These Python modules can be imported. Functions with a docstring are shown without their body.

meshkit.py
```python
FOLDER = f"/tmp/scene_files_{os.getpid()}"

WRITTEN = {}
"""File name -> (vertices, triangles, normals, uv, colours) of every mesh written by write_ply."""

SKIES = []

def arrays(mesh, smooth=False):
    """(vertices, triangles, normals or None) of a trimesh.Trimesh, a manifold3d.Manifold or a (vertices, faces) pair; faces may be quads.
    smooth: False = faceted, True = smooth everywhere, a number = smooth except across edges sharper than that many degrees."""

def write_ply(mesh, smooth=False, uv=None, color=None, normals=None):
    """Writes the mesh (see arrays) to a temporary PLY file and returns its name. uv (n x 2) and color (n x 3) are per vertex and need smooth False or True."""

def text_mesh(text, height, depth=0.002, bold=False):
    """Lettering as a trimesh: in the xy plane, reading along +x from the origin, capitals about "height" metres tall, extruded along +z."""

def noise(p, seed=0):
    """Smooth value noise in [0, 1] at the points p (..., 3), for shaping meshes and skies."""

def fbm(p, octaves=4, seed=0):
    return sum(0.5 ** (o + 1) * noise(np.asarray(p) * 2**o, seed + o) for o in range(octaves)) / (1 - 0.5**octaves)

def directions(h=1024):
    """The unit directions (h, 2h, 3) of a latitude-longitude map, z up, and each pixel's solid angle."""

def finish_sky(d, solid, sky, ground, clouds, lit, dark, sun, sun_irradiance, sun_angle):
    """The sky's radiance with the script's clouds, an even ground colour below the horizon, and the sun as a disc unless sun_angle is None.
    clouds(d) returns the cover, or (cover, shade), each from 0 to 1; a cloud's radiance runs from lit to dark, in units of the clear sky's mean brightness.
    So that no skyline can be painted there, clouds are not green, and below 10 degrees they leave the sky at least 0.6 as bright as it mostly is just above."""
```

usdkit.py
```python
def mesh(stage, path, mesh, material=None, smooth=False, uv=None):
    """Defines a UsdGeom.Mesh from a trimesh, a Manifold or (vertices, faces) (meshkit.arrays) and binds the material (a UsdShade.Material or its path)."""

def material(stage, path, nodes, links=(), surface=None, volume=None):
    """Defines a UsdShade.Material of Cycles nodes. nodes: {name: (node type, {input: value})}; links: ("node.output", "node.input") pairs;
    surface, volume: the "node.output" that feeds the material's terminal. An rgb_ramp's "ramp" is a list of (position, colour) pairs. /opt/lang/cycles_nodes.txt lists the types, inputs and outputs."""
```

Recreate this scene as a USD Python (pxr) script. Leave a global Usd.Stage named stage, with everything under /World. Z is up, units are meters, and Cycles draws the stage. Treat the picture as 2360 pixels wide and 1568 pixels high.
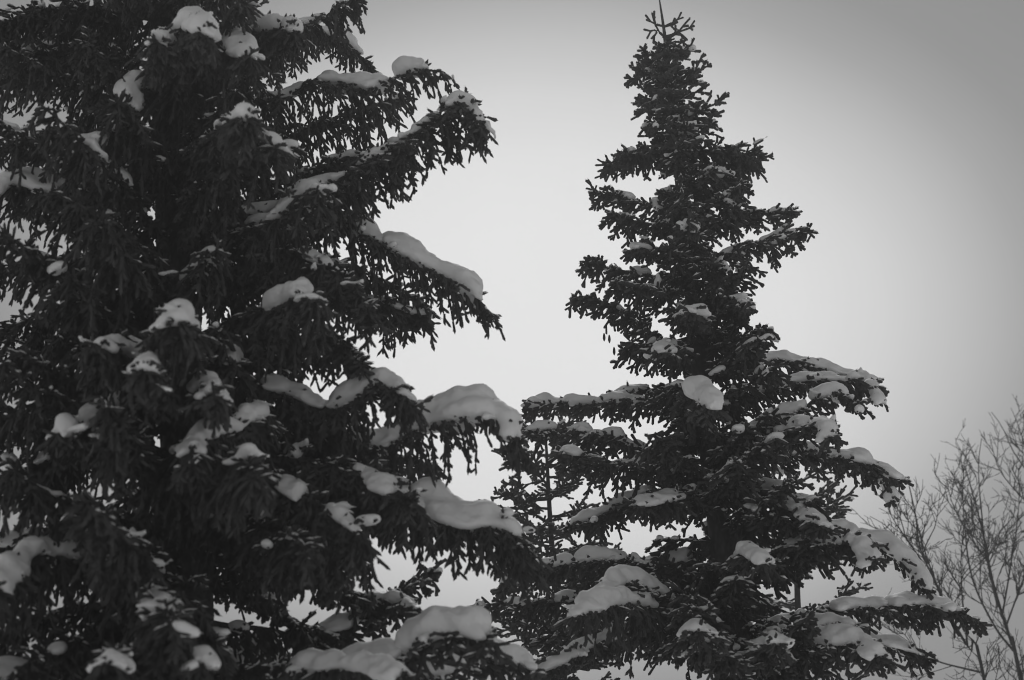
import math
import numpy as np
import trimesh
import usdkit
import meshkit
from pxr import Gf, Sdf, Usd, UsdGeom, UsdLux, UsdShade, Vt

# ------------------------------------------------------------------ stage, camera, sky, sun, exposure
stage = Usd.Stage.CreateInMemory()
UsdGeom.SetStageUpAxis(stage, UsdGeom.Tokens.z)
UsdGeom.SetStageMetersPerUnit(stage, 1.0)
UsdGeom.Xform.Define(stage, '/World')
EYE = np.array([0.0, 0.0, 1.65])
PITCH = math.radians(27.0)
FOCAL, APER = 50.0, 36.0
cam = UsdGeom.Camera.Define(stage, '/World/camera')
cam.AddTranslateOp().Set(Gf.Vec3d(*EYE))
cam.AddRotateXOp().Set(90 + math.degrees(PITCH))
cam.CreateFocalLengthAttr(FOCAL)
cam.CreateHorizontalApertureAttr(APER)
cam.CreateVerticalApertureAttr(APER * 680 / 1024)
cam.CreateClippingRangeAttr(Gf.Vec2f(0.1, 5000))
cam.CreateFStopAttr(1.1)
cam.CreateFocusDistanceAttr(14.8)
cam.CreateExposureAttr(0.0)

SUN_EL, SUN_AZ = math.radians(48.0), math.radians(1.5)          # the veiled sun stands high behind the gap between the spruces
SUN = np.array([math.sin(SUN_AZ) * math.cos(SUN_EL), math.cos(SUN_AZ) * math.cos(SUN_EL), math.sin(SUN_EL)])
VIGNETTE_EL = math.radians(27.0)                                        # height of the lens vignette's bright centre, painted into the sky
VIGNETTE_DIR = np.array([math.sin(SUN_AZ) * math.cos(VIGNETTE_EL), math.cos(SUN_AZ) * math.cos(VIGNETTE_EL), math.sin(VIGNETTE_EL)])
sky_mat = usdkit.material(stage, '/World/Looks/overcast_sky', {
    'sky': ('sky_texture', {'sky_type': 'single_scattering', 'sun_disc': False, 'sun_elevation': SUN_EL, 'sun_rotation': SUN_AZ, 'aerosol_density': 2.0}),
    'bw': ('rgb_to_bw', {}),
    'soft': ('math', {'math_type': 'minimum', 'value2': 6.0}),
    'tc': ('texture_coordinate', {}),
    'off': ('vector_math', {'math_type': 'subtract', 'vector2': tuple(VIGNETTE_DIR)}),
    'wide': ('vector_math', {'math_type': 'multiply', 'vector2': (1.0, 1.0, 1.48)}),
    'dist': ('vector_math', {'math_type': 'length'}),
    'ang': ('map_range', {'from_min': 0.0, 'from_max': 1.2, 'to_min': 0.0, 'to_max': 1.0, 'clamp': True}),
    'vignette': ('rgb_ramp', {'ramp': [(a / 1.2, (v, v, v)) for a, v in ((0.0, 8.5), (0.11, 8.3), (0.175, 7.8), (0.23, 6.8), (0.28, 5.3), (0.325, 3.7), (0.365, 2.8), (0.43, 2.45), (0.58, 2.1), (0.8, 1.8), (1.2, 1.7))]}),  # lens vignette painted as sky brightness; outer stops tuned to shade the snow
    'cl': ('noise_texture', {'scale': 2.2, 'detail': 3.0, 'roughness': 0.5}),
    'clr': ('map_range', {'from_min': 0.3, 'from_max': 0.7, 'to_min': 0.94, 'to_max': 1.06, 'clamp': True}),
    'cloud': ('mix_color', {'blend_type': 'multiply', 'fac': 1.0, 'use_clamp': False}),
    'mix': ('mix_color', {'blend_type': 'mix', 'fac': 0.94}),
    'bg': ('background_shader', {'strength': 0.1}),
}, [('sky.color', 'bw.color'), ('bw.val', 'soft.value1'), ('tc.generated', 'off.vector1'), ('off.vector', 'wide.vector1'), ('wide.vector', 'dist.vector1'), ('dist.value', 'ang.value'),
    ('ang.result', 'vignette.fac'), ('tc.generated', 'cl.vector'), ('cl.fac', 'clr.value'), ('vignette.color', 'cloud.a'), ('clr.result', 'cloud.b'),
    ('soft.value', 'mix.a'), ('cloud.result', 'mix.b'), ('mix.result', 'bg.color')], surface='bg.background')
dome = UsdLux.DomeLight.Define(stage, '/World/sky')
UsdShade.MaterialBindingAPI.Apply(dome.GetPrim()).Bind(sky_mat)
dome.GetPrim().SetCustomDataByKey('kind', 'structure')
sun = UsdLux.DistantLight.Define(stage, '/World/sun')
sun.CreateIntensityAttr(0.4)
sun.CreateAngleAttr(25.0)
sun.CreateNormalizeAttr(True)
sun.CreateColorAttr(Gf.Vec3f(1.0, 1.0, 1.0))
sun.AddRotateZOp().Set(-math.degrees(SUN_AZ))
sun.AddRotateXOp().Set(-(90 - math.degrees(SUN_EL)))

# ------------------------------------------------------------------ materials (the photograph is black and white: greys)
def grey(v):
    return (v, v, v)
NEEDLE = usdkit.material(stage, '/World/Looks/spruce_needles', {
    'g': ('geometry', {}),
    'n': ('noise_texture', {'scale': 7.0, 'detail': 2.0}),
    'r': ('rgb_ramp', {'ramp': [(0.3, grey(0.042)), (0.7, grey(0.080))]}),
    'p': ('principled_bsdf', {'roughness': 0.55, 'specular_ior_level': 0.15}),
}, [('g.position', 'n.vector'), ('n.fac', 'r.fac'), ('r.color', 'p.base_color')], surface='p.BSDF')
BARK = usdkit.material(stage, '/World/Looks/spruce_bark', {
    'g': ('geometry', {}),
    'm': ('mapping', {'scale': (1.0, 1.0, 0.4)}),
    'v': ('voronoi_texture', {'scale': 28.0}),
    'r': ('rgb_ramp', {'ramp': [(0.0, grey(0.10)), (0.6, grey(0.05))]}),
    'b': ('bump', {'strength': 0.8, 'distance': 0.012}),
    'p': ('principled_bsdf', {'roughness': 0.9}),
}, [('g.position', 'm.vector'), ('m.vector', 'v.vector'), ('v.distance', 'r.fac'), ('v.distance', 'b.height'), ('b.normal', 'p.normal'), ('r.color', 'p.base_color')], surface='p.BSDF')
BIRCH = usdkit.material(stage, '/World/Looks/birch_bark', {
    'g': ('geometry', {}),
    'm': ('mapping', {'scale': (3.0, 3.0, 14.0)}),
    'n': ('noise_texture', {'scale': 1.0, 'detail': 3.0}),
    'r': ('rgb_ramp', {'ramp': [(0.4, grey(0.022)), (0.7, grey(0.05))]}),
    'p': ('principled_bsdf', {'roughness': 0.8}),
}, [('g.position', 'm.vector'), ('m.vector', 'n.vector'), ('n.fac', 'r.fac'), ('r.color', 'p.base_color')], surface='p.BSDF')
SNOW = usdkit.material(stage, '/World/Looks/snow', {
    'g': ('geometry', {}),
    'n': ('noise_texture', {'scale': 26.0, 'detail': 4.0, 'roughness': 0.6}),
    'b': ('bump', {'strength': 0.35, 'distance': 0.02}),
    'p': ('principled_bsdf', {'base_color': grey(0.88), 'roughness': 0.7, 'specular_ior_level': 0.25}),
}, [('g.position', 'n.vector'), ('n.fac', 'b.height'), ('b.normal', 'p.normal')], surface='p.BSDF')

# ------------------------------------------------------------------ helpers
UP = np.array([0.0, 0.0, 1.0])
_used = {}
def numbered(parent, name):
    k = (parent, name); n = _used.get(k, 0); _used[k] = n + 1
    return f'{parent}/{name}' + (f'_{n:03d}' if n else '')
def obj(name, mesh, mat, parent='/World', smooth=False, **data):
    path = numbered(parent, name)
    p = usdkit.mesh(stage, path, mesh, mat, smooth=smooth).GetPrim()
    for k, v in data.items():
        p.SetCustomDataByKey(k, v)
    return path
def group_of(name, parent='/World', loc=None, **data):
    path = numbered(parent, name)
    x = UsdGeom.Xform.Define(stage, path)
    for k, v in data.items():
        x.GetPrim().SetCustomDataByKey(k, v)
    return path
def norm(v):
    return v / np.maximum(np.linalg.norm(v, axis=-1, keepdims=True), 1e-9)
_F = np.array([0, math.cos(PITCH), math.sin(PITCH)]); _U = np.array([0, -math.sin(PITCH), math.cos(PITCH)])
def at(x, y, Y):
    """The point at ground distance Y that the photograph (measured on a 2360 x 1568 print of it) shows at x, y."""
    k = APER / FOCAL / 2360.0
    d = _F + np.array([1.0, 0, 0]) * (x - 1180) * k + _U * (784 - y) * k
    return EYE + d * (Y / d[1])
def seen(p):
    q = np.asarray(p) - EYE
    k = APER / FOCAL / 2360.0
    w = q @ _F
    return np.stack([1180 + q[..., 0] / w / k, 784 - (q @ _U) / w / k], -1)
def curve(pts, n=24):
    """Catmull-Rom through pts, evenly resampled to n points."""
    p = np.asarray(pts, float)
    if len(p) == 2:
        p = np.vstack([p[0], p.mean(0), p[1]])
    q = np.vstack([2 * p[0] - p[1], p, 2 * p[-1] - p[-2]])
    t = np.linspace(0, 1, 14, endpoint=False)[:, None]
    out = []
    for i in range(1, len(q) - 2):
        a, b, c, d = q[i - 1], q[i], q[i + 1], q[i + 2]
        out.append(0.5 * (2 * b + (c - a) * t + (2 * a - 5 * b + 4 * c - d) * t**2 + (3 * b - a - 3 * c + d) * t**3))
    out = np.vstack(out + [p[-1:]])
    s = np.concatenate([[0], np.cumsum(np.linalg.norm(np.diff(out, axis=0), axis=1))])
    u = np.linspace(0, s[-1], n)
    return np.stack([np.interp(u, s, out[:, k]) for k in range(3)], 1)
def length(c):
    return np.linalg.norm(np.diff(c, axis=0), axis=1).sum()
def along(c, t):
    """Points and tangents of curve c at fractions t."""
    n = len(c) - 1
    x = np.clip(np.asarray(t) * n, 0, n - 1e-6); i = x.astype(int); f = (x - i)[:, None]
    return c[i] * (1 - f) + c[i + 1] * f, norm(c[i + 1] - c[i])
def tube(c, r, sides=6):
    """A closed tube along c with radii r (one per point)."""
    c = np.asarray(c, float); n = len(c); r = np.broadcast_to(r, n)
    t = norm(np.gradient(c, axis=0)); a = norm(np.cross(t, [0.31, 0.17, 0.94])); b = np.cross(t, a)
    ph = np.arange(sides) / sides * 2 * np.pi
    v = c[:, None] + r[:, None, None] * (np.cos(ph)[None, :, None] * a[:, None] + np.sin(ph)[None, :, None] * b[:, None])
    v = np.vstack([v.reshape(-1, 3), c[:1], c[-1:]])
    i, j = np.meshgrid(np.arange(n - 1), np.arange(sides), indexing='ij'); k = (j + 1) % sides
    q = np.stack([i * sides + j, i * sides + k, (i + 1) * sides + k, (i + 1) * sides + j], -1).reshape(-1, 4)
    f = np.vstack([q[:, :3], q[:, [0, 2, 3]]])
    s = np.arange(sides); e = (s + 1) % sides
    f = np.vstack([f, np.stack([np.full(sides, n * sides), e, s], 1), np.stack([np.full(sides, n * sides + 1), (n - 1) * sides + s, (n - 1) * sides + e], 1)])
    return v, f
def join(parts):
    at_, vs, fs = 0, [], []
    for v, f in parts:
        vs.append(v); fs.append(f + at_); at_ += len(v)
    return np.vstack(vs), np.vstack(fs)

# needle-covered shoot: a four-sided spindle of dense needles and a fringe of single needles; unit length along z
def shoot_template(seed, needles=3, r=0.0155, sides=3, blunt=False):
    g = np.random.default_rng(seed)
    rings = [(0.0, 0.8), (0.92, 0.98)] if blunt else [(0.0, 0.75), (0.78, 1.0)]
    v, f = [], []
    for n, (z, k) in enumerate(rings):
        for s in range(sides):
            a = 2 * np.pi * (s + 0.5 * n) / sides + seed
            v.append((math.cos(a) * r * k, math.sin(a) * r * k, z))
    v.append((0, 0, 1.05 if blunt else 1.08)); tip = len(v) - 1
    last = (len(rings) - 1) * sides
    for i in range(len(rings) - 1):
        for s in range(sides):
            e = (s + 1) % sides
            f += [(i * sides + s, i * sides + e, (i + 1) * sides + s), (i * sides + e, (i + 1) * sides + e, (i + 1) * sides + s)]
    for s in range(sides):
        f.append((last + s, last + (s + 1) % sides, tip))
    for i in range(needles):
        u, a = (i + g.uniform(0, 1)) / needles * 0.96, g.uniform(0, 2 * np.pi)
        ln, w = g.uniform(0.016, 0.024), 0.0032
        c, s = math.cos(a), math.sin(a)
        b = np.array([c * 0.006, s * 0.006, u])
        side = np.array([-s, c, 0]) * w
        tipp = b + np.array([c * ln * 0.8, s * ln * 0.8, ln * 0.8 / 0.11])
        n = len(v); v += [tuple(b - side), tuple(b + side), tuple(tipp)]; f.append((n, n + 1, n + 2))
    return np.array(v), np.array(f)
SHOOTS = [shoot_template(i) for i in range(6)]
BLUNT = [shoot_template(i, blunt=True) for i in range(6)]
def brush(S, E, rad, rng, kinds=SHOOTS):
    """All shoots S -> E as one mesh."""
    if not len(S):
        return None
    L = np.linalg.norm(E - S, axis=1); a = norm(E - S)
    ref = norm(rng.normal(size=S.shape)); u = norm(np.cross(a, ref)); w = np.cross(a, u)
    which = rng.integers(0, len(kinds), len(S)); parts = []
    for k, (v, f) in enumerate(kinds):
        i = np.nonzero(which == k)[0]
        if not len(i):
            continue
        sc = rad[i][:, None, None]
        P = S[i][:, None] + v[None, :, :1] * sc * u[i][:, None] + v[None, :, 1:2] * sc * w[i][:, None] + v[None, :, 2:] * (L[i][:, None, None]) * a[i][:, None]
        F = f[None] + (np.arange(len(i)) * len(v))[:, None, None]
        parts.append((P.reshape(-1, 3), F.reshape(-1, 3)))
    return join(parts)

# snow: blobs that melt into each other, meshed as one smooth surface
def surface_nets(F, iso, origin, h):
    inside = F > iso
    nx, ny, nz = F.shape
    c = np.zeros((nx - 1, ny - 1, nz - 1), np.int8); acc = np.zeros(c.shape + (3,)); cnt = np.zeros(c.shape)
    offs = [(a, b, d) for a in (0, 1) for b in (0, 1) for d in (0, 1)]
    sl = lambda o: tuple(slice(o[k], o[k] + c.shape[k]) for k in range(3))
    for o in offs:
        c += inside[sl(o)]
    for o in offs:
        for k in range(3):
            if o[k]:
                continue
            o2 = list(o); o2[k] = 1
            f0, f1 = F[sl(o)], F[sl(o2)]
            cross = inside[sl(o)] != inside[sl(o2)]
            t = np.where(cross, (iso - f0) / np.where(cross, f1 - f0, 1), 0)
            for m in range(3):
                acc[..., m] += np.where(cross, o[m] + (t if m == k else 0), 0)
            cnt += cross
    active = (c > 0) & (c < 8)
    idx = np.full(c.shape, -1); idx[active] = np.arange(active.sum())
    ijk = np.stack(np.nonzero(active), 1)
    v = origin + h * (ijk + acc[active] / cnt[active][:, None])
    quads = []
    for k in range(3):
        a, b = [(1, 2), (2, 0), (0, 1)][k]
        lo, hi = [slice(1, -1)] * 3, [slice(1, -1)] * 3
        lo[k] = slice(0, -1); hi[k] = slice(1, None)
        s0, s1 = inside[tuple(lo)], inside[tuple(hi)]
        e = np.stack(np.nonzero(s0 != s1), 1)
        if not len(e):
            continue
        flip = s1[tuple(e.T)]
        e = e + 1; e[:, k] -= 1
        d = []
        for da, db in ((1, 1), (0, 1), (0, 0), (1, 0)):
            q = e.copy(); q[:, a] -= da; q[:, b] -= db
            d.append(idx[tuple(q.T)])
        q = np.stack(d, 1)
        q[flip] = q[flip][:, ::-1]
        quads.append(q)
    q = np.vstack(quads)
    return v, np.vstack([q[:, :3], q[:, [0, 2, 3]]])
def relax(v, f, rounds):
    e = np.vstack([f[:, [0, 1]], f[:, [1, 2]], f[:, [2, 0]]]); e = np.vstack([e, e[:, ::-1]])
    n = np.maximum(np.bincount(e[:, 0], minlength=len(v)), 1)[:, None]
    for _ in range(rounds):
        mean = np.stack([np.bincount(e[:, 0], v[e[:, 1], k], len(v)) for k in range(3)], 1) / n
        v = v + 0.5 * (mean - v)
    return v
def snow_mesh(C, R, seed=0, h=0.026, flat=2.0, kk=42.0, amp=1.0):
    """Blobs at C with radii R, flattened underneath."""
    C, R = np.asarray(C), np.asarray(R)
    pad = R.max() * 1.0 + 0.10
    lo = C.min(0) - pad; n = np.ceil((C.max(0) + pad - lo) / h).astype(int) + 1
    F = np.zeros(n, np.float32)
    for c, r in zip(C, R):
        m = r + 0.085
        a = np.maximum(((c - m - lo) / h).astype(int), 0); b = np.minimum(((c + m - lo) / h).astype(int) + 2, n)
        x, y, z = (lo[k] + h * np.arange(a[k], b[k]) - c[k] for k in range(3))
        zz = np.where(z < 0, z * flat, z * 1.12)
        d = np.sqrt(x[:, None, None] ** 2 + y[None, :, None] ** 2 + zz[None, None, :] ** 2)
        F[a[0]:b[0], a[1]:b[1], a[2]:b[2]] += np.exp(np.minimum(-kk * (d - r), 8))
    v, f = surface_nets(F, 1.0, lo, h)
    v = relax(v, f, 3)
    nrm = meshkit.arrays((v, f), True)[2]
    bump = (meshkit.fbm(v * 11.0 + seed, 2, seed) - 0.5) * 0.050 + (meshkit.noise(v * 5.5 + seed, seed) - 0.5) * 0.045 + (meshkit.noise(v * 27.0, seed) - 0.5) * 0.012
    v = v + nrm * (1.35 * bump * amp * np.clip(1.0 + 1.3 * np.minimum(nrm[:, 2] + 0.1, 0), 0.1, 1.0))[:, None]
    v = relax(v, f, 1)
    return v, f
_grain = (np.array([(-1, 0, 0), (0, 1, -0.3), (0.1, 0, 1), (0, -1, -0.3), (1, 0, 0)], float), np.array([(0, 2, 1), (0, 3, 2), (0, 1, 3), (4, 1, 2), (4, 2, 3), (4, 3, 1)]))
def dusting(S, E, rng, rad=0.0105, lift=0.014):
    """Small ridges of snow lying along single shoots."""
    if not len(S):
        return None
    v0, f0 = _grain
    a = norm(E - S); L = np.linalg.norm(E - S, axis=1)
    side = norm(np.cross(a, UP + 1e-3)); upv = np.cross(side, a)
    mid = (S + E) / 2 + upv * lift
    r = rad * rng.uniform(0.75, 1.5, len(S))
    P = mid[:, None] + v0[None, :, :1] * (L * rng.uniform(0.45, 0.75, len(S)))[:, None, None] * a[:, None] + v0[None, :, 1:2] * r[:, None, None] * 1.25 * side[:, None] + v0[None, :, 2:] * r[:, None, None] * 0.95 * upv[:, None]
    F = f0[None] + (np.arange(len(S)) * len(v0))[:, None, None]
    return P.reshape(-1, 3), F.reshape(-1, 3)

# ------------------------------------------------------------------ one bough: the limb, its needles, the snow on it
STYLES = {
    # space: twigs along the limb; seg: length of a year's growth; lat, hlen: reach of side twigs and of hanging twigs as a multiple of lmax; grav: how fast twigs turn down
    'comb': dict(lmax=0.50, space=0.047, seg=0.095, lat=0.58, hlen=0.98, hang=2.1, grav=0.62, kmax=6, start=0.12, sub=0.78, subang=38, sublen=0.082, out=58, drop=0.66, axis=0.3, up=0.50, fat=0.9),
    'flat': dict(lmax=0.34, space=0.056, seg=0.095, lat=0.85, hlen=0.72, hang=1.6, grav=0.25, kmax=4, start=0.10, sub=0.80, subang=44, sublen=0.085, out=54, drop=0.48, axis=0.25, up=0.50, fat=1.1),
    'tip':  dict(lmax=0.22, space=0.080, seg=0.095, lat=1.0, hlen=0.0, hang=0.0, grav=-0.06, kmax=2, start=0.15, sub=0.60, subang=46, sublen=0.080, out=50, drop=-0.08, axis=0.1, up=0.2, fat=1.25),
    'finger': dict(lmax=0.10, space=0.30, seg=0.10, lat=1.0, hlen=0.0, hang=0.0, grav=-0.1, kmax=1, start=0.45, sub=0.0, subang=40, sublen=0.09, out=45, drop=-0.1, axis=0.0, up=0.0, fat=1.1),
    'thin': dict(lmax=0.34, space=0.080, seg=0.100, lat=1.0, hlen=0.0, hang=0.0, grav=-0.01, kmax=3, start=0.10, sub=0.75, subang=44, sublen=0.09, out=50, drop=0.05, axis=0.15, up=0.2, fat=1.15),
}
def bough_shoots(c, st, rng, lmax, dens=1.0):
    L = length(c); S, E = [], []
    s0 = st['start']; n = max(3, int(L * (1 - s0) / st['space'] * dens)) if st['sub'] else 1
    t = np.sort(np.clip(s0 + (1 - s0) * (np.arange(n) + rng.uniform(0, 1, n)) / n, 0, 0.995))
    p, T = along(c, t)
    H = norm(np.cross(T, UP)); N = np.cross(H, T)
    a0 = st['axis']
    k = max(2, int(L * (1 - a0) / 0.10)); ta = np.linspace(a0, 1, k + 1); pa, _ = along(c, ta)
    S.append(pa[:-1]); E.append(pa[1:])
    prof = np.interp(t, [0, 0.25, 0.55, 0.85, 1.0], [0.5, 0.85, 1.0, 0.75, 0.4])
    runs = [(1, False, 0.92), (-1, False, 0.92)]
    if st['up'] > 0:
        runs.append((2, False, st['up']))
    clump = 0.62 + 0.75 * meshkit.noise(np.stack([t * L * 3.2 + rng.uniform(0, 90), 0 * t, 0 * t], -1))
    h = st['hang']
    while h > 0:
        runs.append((0, True, min(h, 1.0))); h -= 1
    for side, hang, pk in runs:
        keep = rng.uniform(size=n) < pk
        q, tt, hh, nn, pr = p[keep], T[keep], H[keep], N[keep], prof[keep]
        m = len(q)
        if not m:
            continue
        ln = lmax * pr * clump[keep] * rng.uniform(0.35, 1.2, m) * st['hlen' if hang else 'lat']
        gr = st['grav'] * rng.uniform(0.15, 1.6, m)
        a = np.radians(st['out'] + rng.normal(0, 11, m))[:, None]
        if side == 2:
            d = norm(0.75 * tt + UP * rng.uniform(0.15, 0.9, (m, 1)) + hh * rng.normal(0, 0.6, (m, 1))); ln = np.minimum(ln, 0.09)
        elif hang:
            d = norm(rng.uniform(0.1, 0.9, (m, 1)) * tt - 0.8 * UP + hh * rng.normal(0, 0.55, (m, 1)) + rng.normal(0, 0.2, (m, 3)))
        else:
            d = norm(np.cos(a) * tt + np.sin(a) * side * hh + nn * rng.normal(0.05, 0.22, (m, 1)) - UP * st['drop'])
        steps = np.clip(np.ceil(ln / st['seg']).astype(int), 1, st['kmax'])
        x = q.copy()
        for i in range(st['kmax']):
            live = steps > i
            if not live.any():
                break
            x, d, hh, steps, gr = x[live], d[live], hh[live], steps[live], gr[live]
            m = len(x)
            y = x + d * (st['seg'] * rng.uniform(0.8, 1.15, m))[:, None]
            S.append(x); E.append(y)
            perp = norm(np.cross(d, rng.normal(size=(m, 3)) * 0.35 + UP + 0.3 * hh))
            for sg in (1, -1):
                kk = rng.uniform(size=m) < st['sub'] * (0.8 if hang else 1.0)
                b = np.radians(st['subang'] + rng.normal(0, 9, m))[:, None]
                e = norm(np.cos(b) * d + np.sin(b) * sg * perp - UP * (0.2 * max(st['grav'], 0)) + rng.normal(0, 0.10, (m, 3)))
                l2 = st['sublen'] * rng.uniform(0.6, 1.2, m)
                S.append((x + (y - x) * rng.uniform(0.1, 0.6, (m, 1)))[kk]); E.append(S[-1] + e[kk] * l2[kk][:, None])
            d = norm(d - UP * gr[:, None] + rng.normal(0, 0.13, (m, 3)))
            x = y
    return np.vstack(S), np.vstack(E)
stats = dict(shoots=0, snow=0)
def make_bough(tree, c, style, rng, lmax=None, pads=(), dust=0.5, r0=None, rad=1.0, dens=1.0, name='bough', coarse=False):
    st = dict(STYLES[style]); L = length(c)
    if style in ('comb', 'flat', 'thin'):                            # no two boughs have grown alike
        q = rng.uniform(0.82, 1.25); st['seg'] *= q; st['space'] *= q; st['sublen'] *= rng.uniform(0.8, 1.3); st['grav'] *= rng.uniform(0.7, 1.3); st['subang'] += rng.normal(0, 5)
    lmax = lmax or st['lmax']
    r0 = r0 or (0.010 + 0.012 * L)
    b = group_of(name, tree)
    obj('limb', tube(c, np.linspace(r0, 0.005, len(c)), 6), BARK, b, smooth=True)
    S, E = bough_shoots(c, st, rng, lmax, dens)
    stats['shoots'] += len(S)
    obj('needles', brush(S, E, rad * st.get('fat', 1.0) * rng.uniform(0.8, 1.2, len(S)), rng, SHOOTS if style == 'comb' else BLUNT), NEEDLE, b, smooth=False, kind='stuff')
    for t0, t1, r in pads:
        C, R = [], []
        n = max(3, int((t1 - t0) * L / 0.045))
        t = np.linspace(t0, t1, n); p, T = along(c, np.minimum(t, 1.0)); H = norm(np.cross(T, UP))
        over = np.maximum(t - 1.0, 0)[:, None] * L
        p = p + norm(T * [1, 1, 0.2] - 0.6 * UP) * over
        u = (t - t0) / max(t1 - t0, 1e-6)
        env = np.minimum(1, np.minimum(u / 0.16, (1 - u) / 0.12) * 0.55 + 0.45)
        ph = rng.uniform(0, 6.28)
        x = np.arange(n) * 0.045 / r
        env = env * (0.86 + 0.22 * np.sin(x * 0.62 + ph) + 0.16 * np.sin(x * 1.37 + 2.1 * ph)) * rng.uniform(0.88, 1.12, n)
        lobe = meshkit.noise(np.stack([np.arange(n)[None, :] * 0.24 + np.array([[0.0], [40.0]]), np.full((2, n), ph * 9), np.zeros((2, n))], -1), 3)
        for k in range(n):
            rr = (0.92 if style == 'comb' else 1.02) * r * env[k]
            C.append(p[k] + UP * (0.025 + 0.62 * rr) + H[k] * rng.normal(0, 0.2) * rr); R.append(rr)
            for sg in (1, -1):                                       # lobes of snow reaching out over the side twigs
                w = lmax * st['lat'] * (0.06 + 0.50 * float(lobe[0 if sg > 0 else 1, k]) ** 1.5)
                m = max(1, int(w / 0.05))
                for j in range(m):
                    f = (j + 1) / m
                    q = p[k] + sg * H[k] * w * f * 0.9 + T[k] * w * f * 0.45 - UP * w * f * (0.75 * max(st['drop'], 0) + 0.35 * min(st['grav'], 0.4) * f)
                    C.append(q + UP * 0.03); R.append(max(rr * (0.86 - 0.30 * f), 0.030) * rng.uniform(0.75, 1.1))
        v, f = snow_mesh(C, R, seed=int(rng.integers(1000)), h=0.034 if coarse else 0.027)
        tm = trimesh.Trimesh(v, f, process=False)
        lab = trimesh.graph.connected_component_labels(tm.face_adjacency, node_count=len(f))
        for q in range(lab.max() + 1):
            ff = f[lab == q]
            if len(ff) >= 0.04 * len(f) and len(ff) > 40:
                keep, inv = np.unique(ff, return_inverse=True)
                obj('snow', (v[keep], inv.reshape(-1, 3)), SNOW, b, smooth=True); stats['snow'] += len(ff)
    if dust > 0:
        a = norm(E - S); mid = (S + E) / 2
        cell = np.floor(mid[:, :2] / 0.08).astype(np.int64); key = cell[:, 0] * 100003 + cell[:, 1]
        order = np.lexsort((-mid[:, 2], key)); ks = key[order]
        top = np.zeros(len(S)); first = np.r_[True, ks[1:] != ks[:-1]]
        top[order] = mid[order, 2][np.maximum.accumulate(np.where(first, np.arange(len(ks)), 0))]
        ok = (top - mid[:, 2] < 0.04) & (np.abs(a[:, 2]) < 0.52) & (rng.uniform(size=len(S)) < np.minimum(dust * (1.15 if style == 'comb' else 1.4), 0.9))
        cand = np.nonzero((top - mid[:, 2] < 0.06) & (np.abs(a[:, 2]) < 0.5))[0]
        nc = int(L * (6.0 if style == 'comb' else 9.0) * min(1.0, dust * 1.6))
        if len(cand) and nc:                                          # small clots caught between the twigs
            C, R = [], []
            for q in rng.choice(cand, min(nc, len(cand)), replace=False):
                r = rng.uniform(0.014, 0.030)
                u = norm(a[q] * [1, 1, 0.6])
                for o in np.linspace(-1, 1, rng.integers(3, 6)) * rng.uniform(0.04, 0.10):
                    C.append(mid[q] + u * o + UP * (0.012 + 0.2 * r) + rng.normal(0, 0.011, 3)); R.append(r * rng.uniform(0.7, 1.1))
            v, f = snow_mesh(C, R, seed=int(rng.integers(1000)), h=0.024, amp=0.5)
            obj('snow_clots', (v, f), SNOW, b, smooth=True, kind='stuff'); stats['clots'] = stats.get('clots', 0) + len(f)
        ds = dusting(S[ok], E[ok], rng, rad=0.0095 if style == 'comb' else 0.0135)
        if ds is not None:
            stats['dust'] = stats.get('dust', 0) + len(ds[1])
            obj('snow_dusting', ds, SNOW, b, smooth=True, kind='stuff')
    return b

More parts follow.
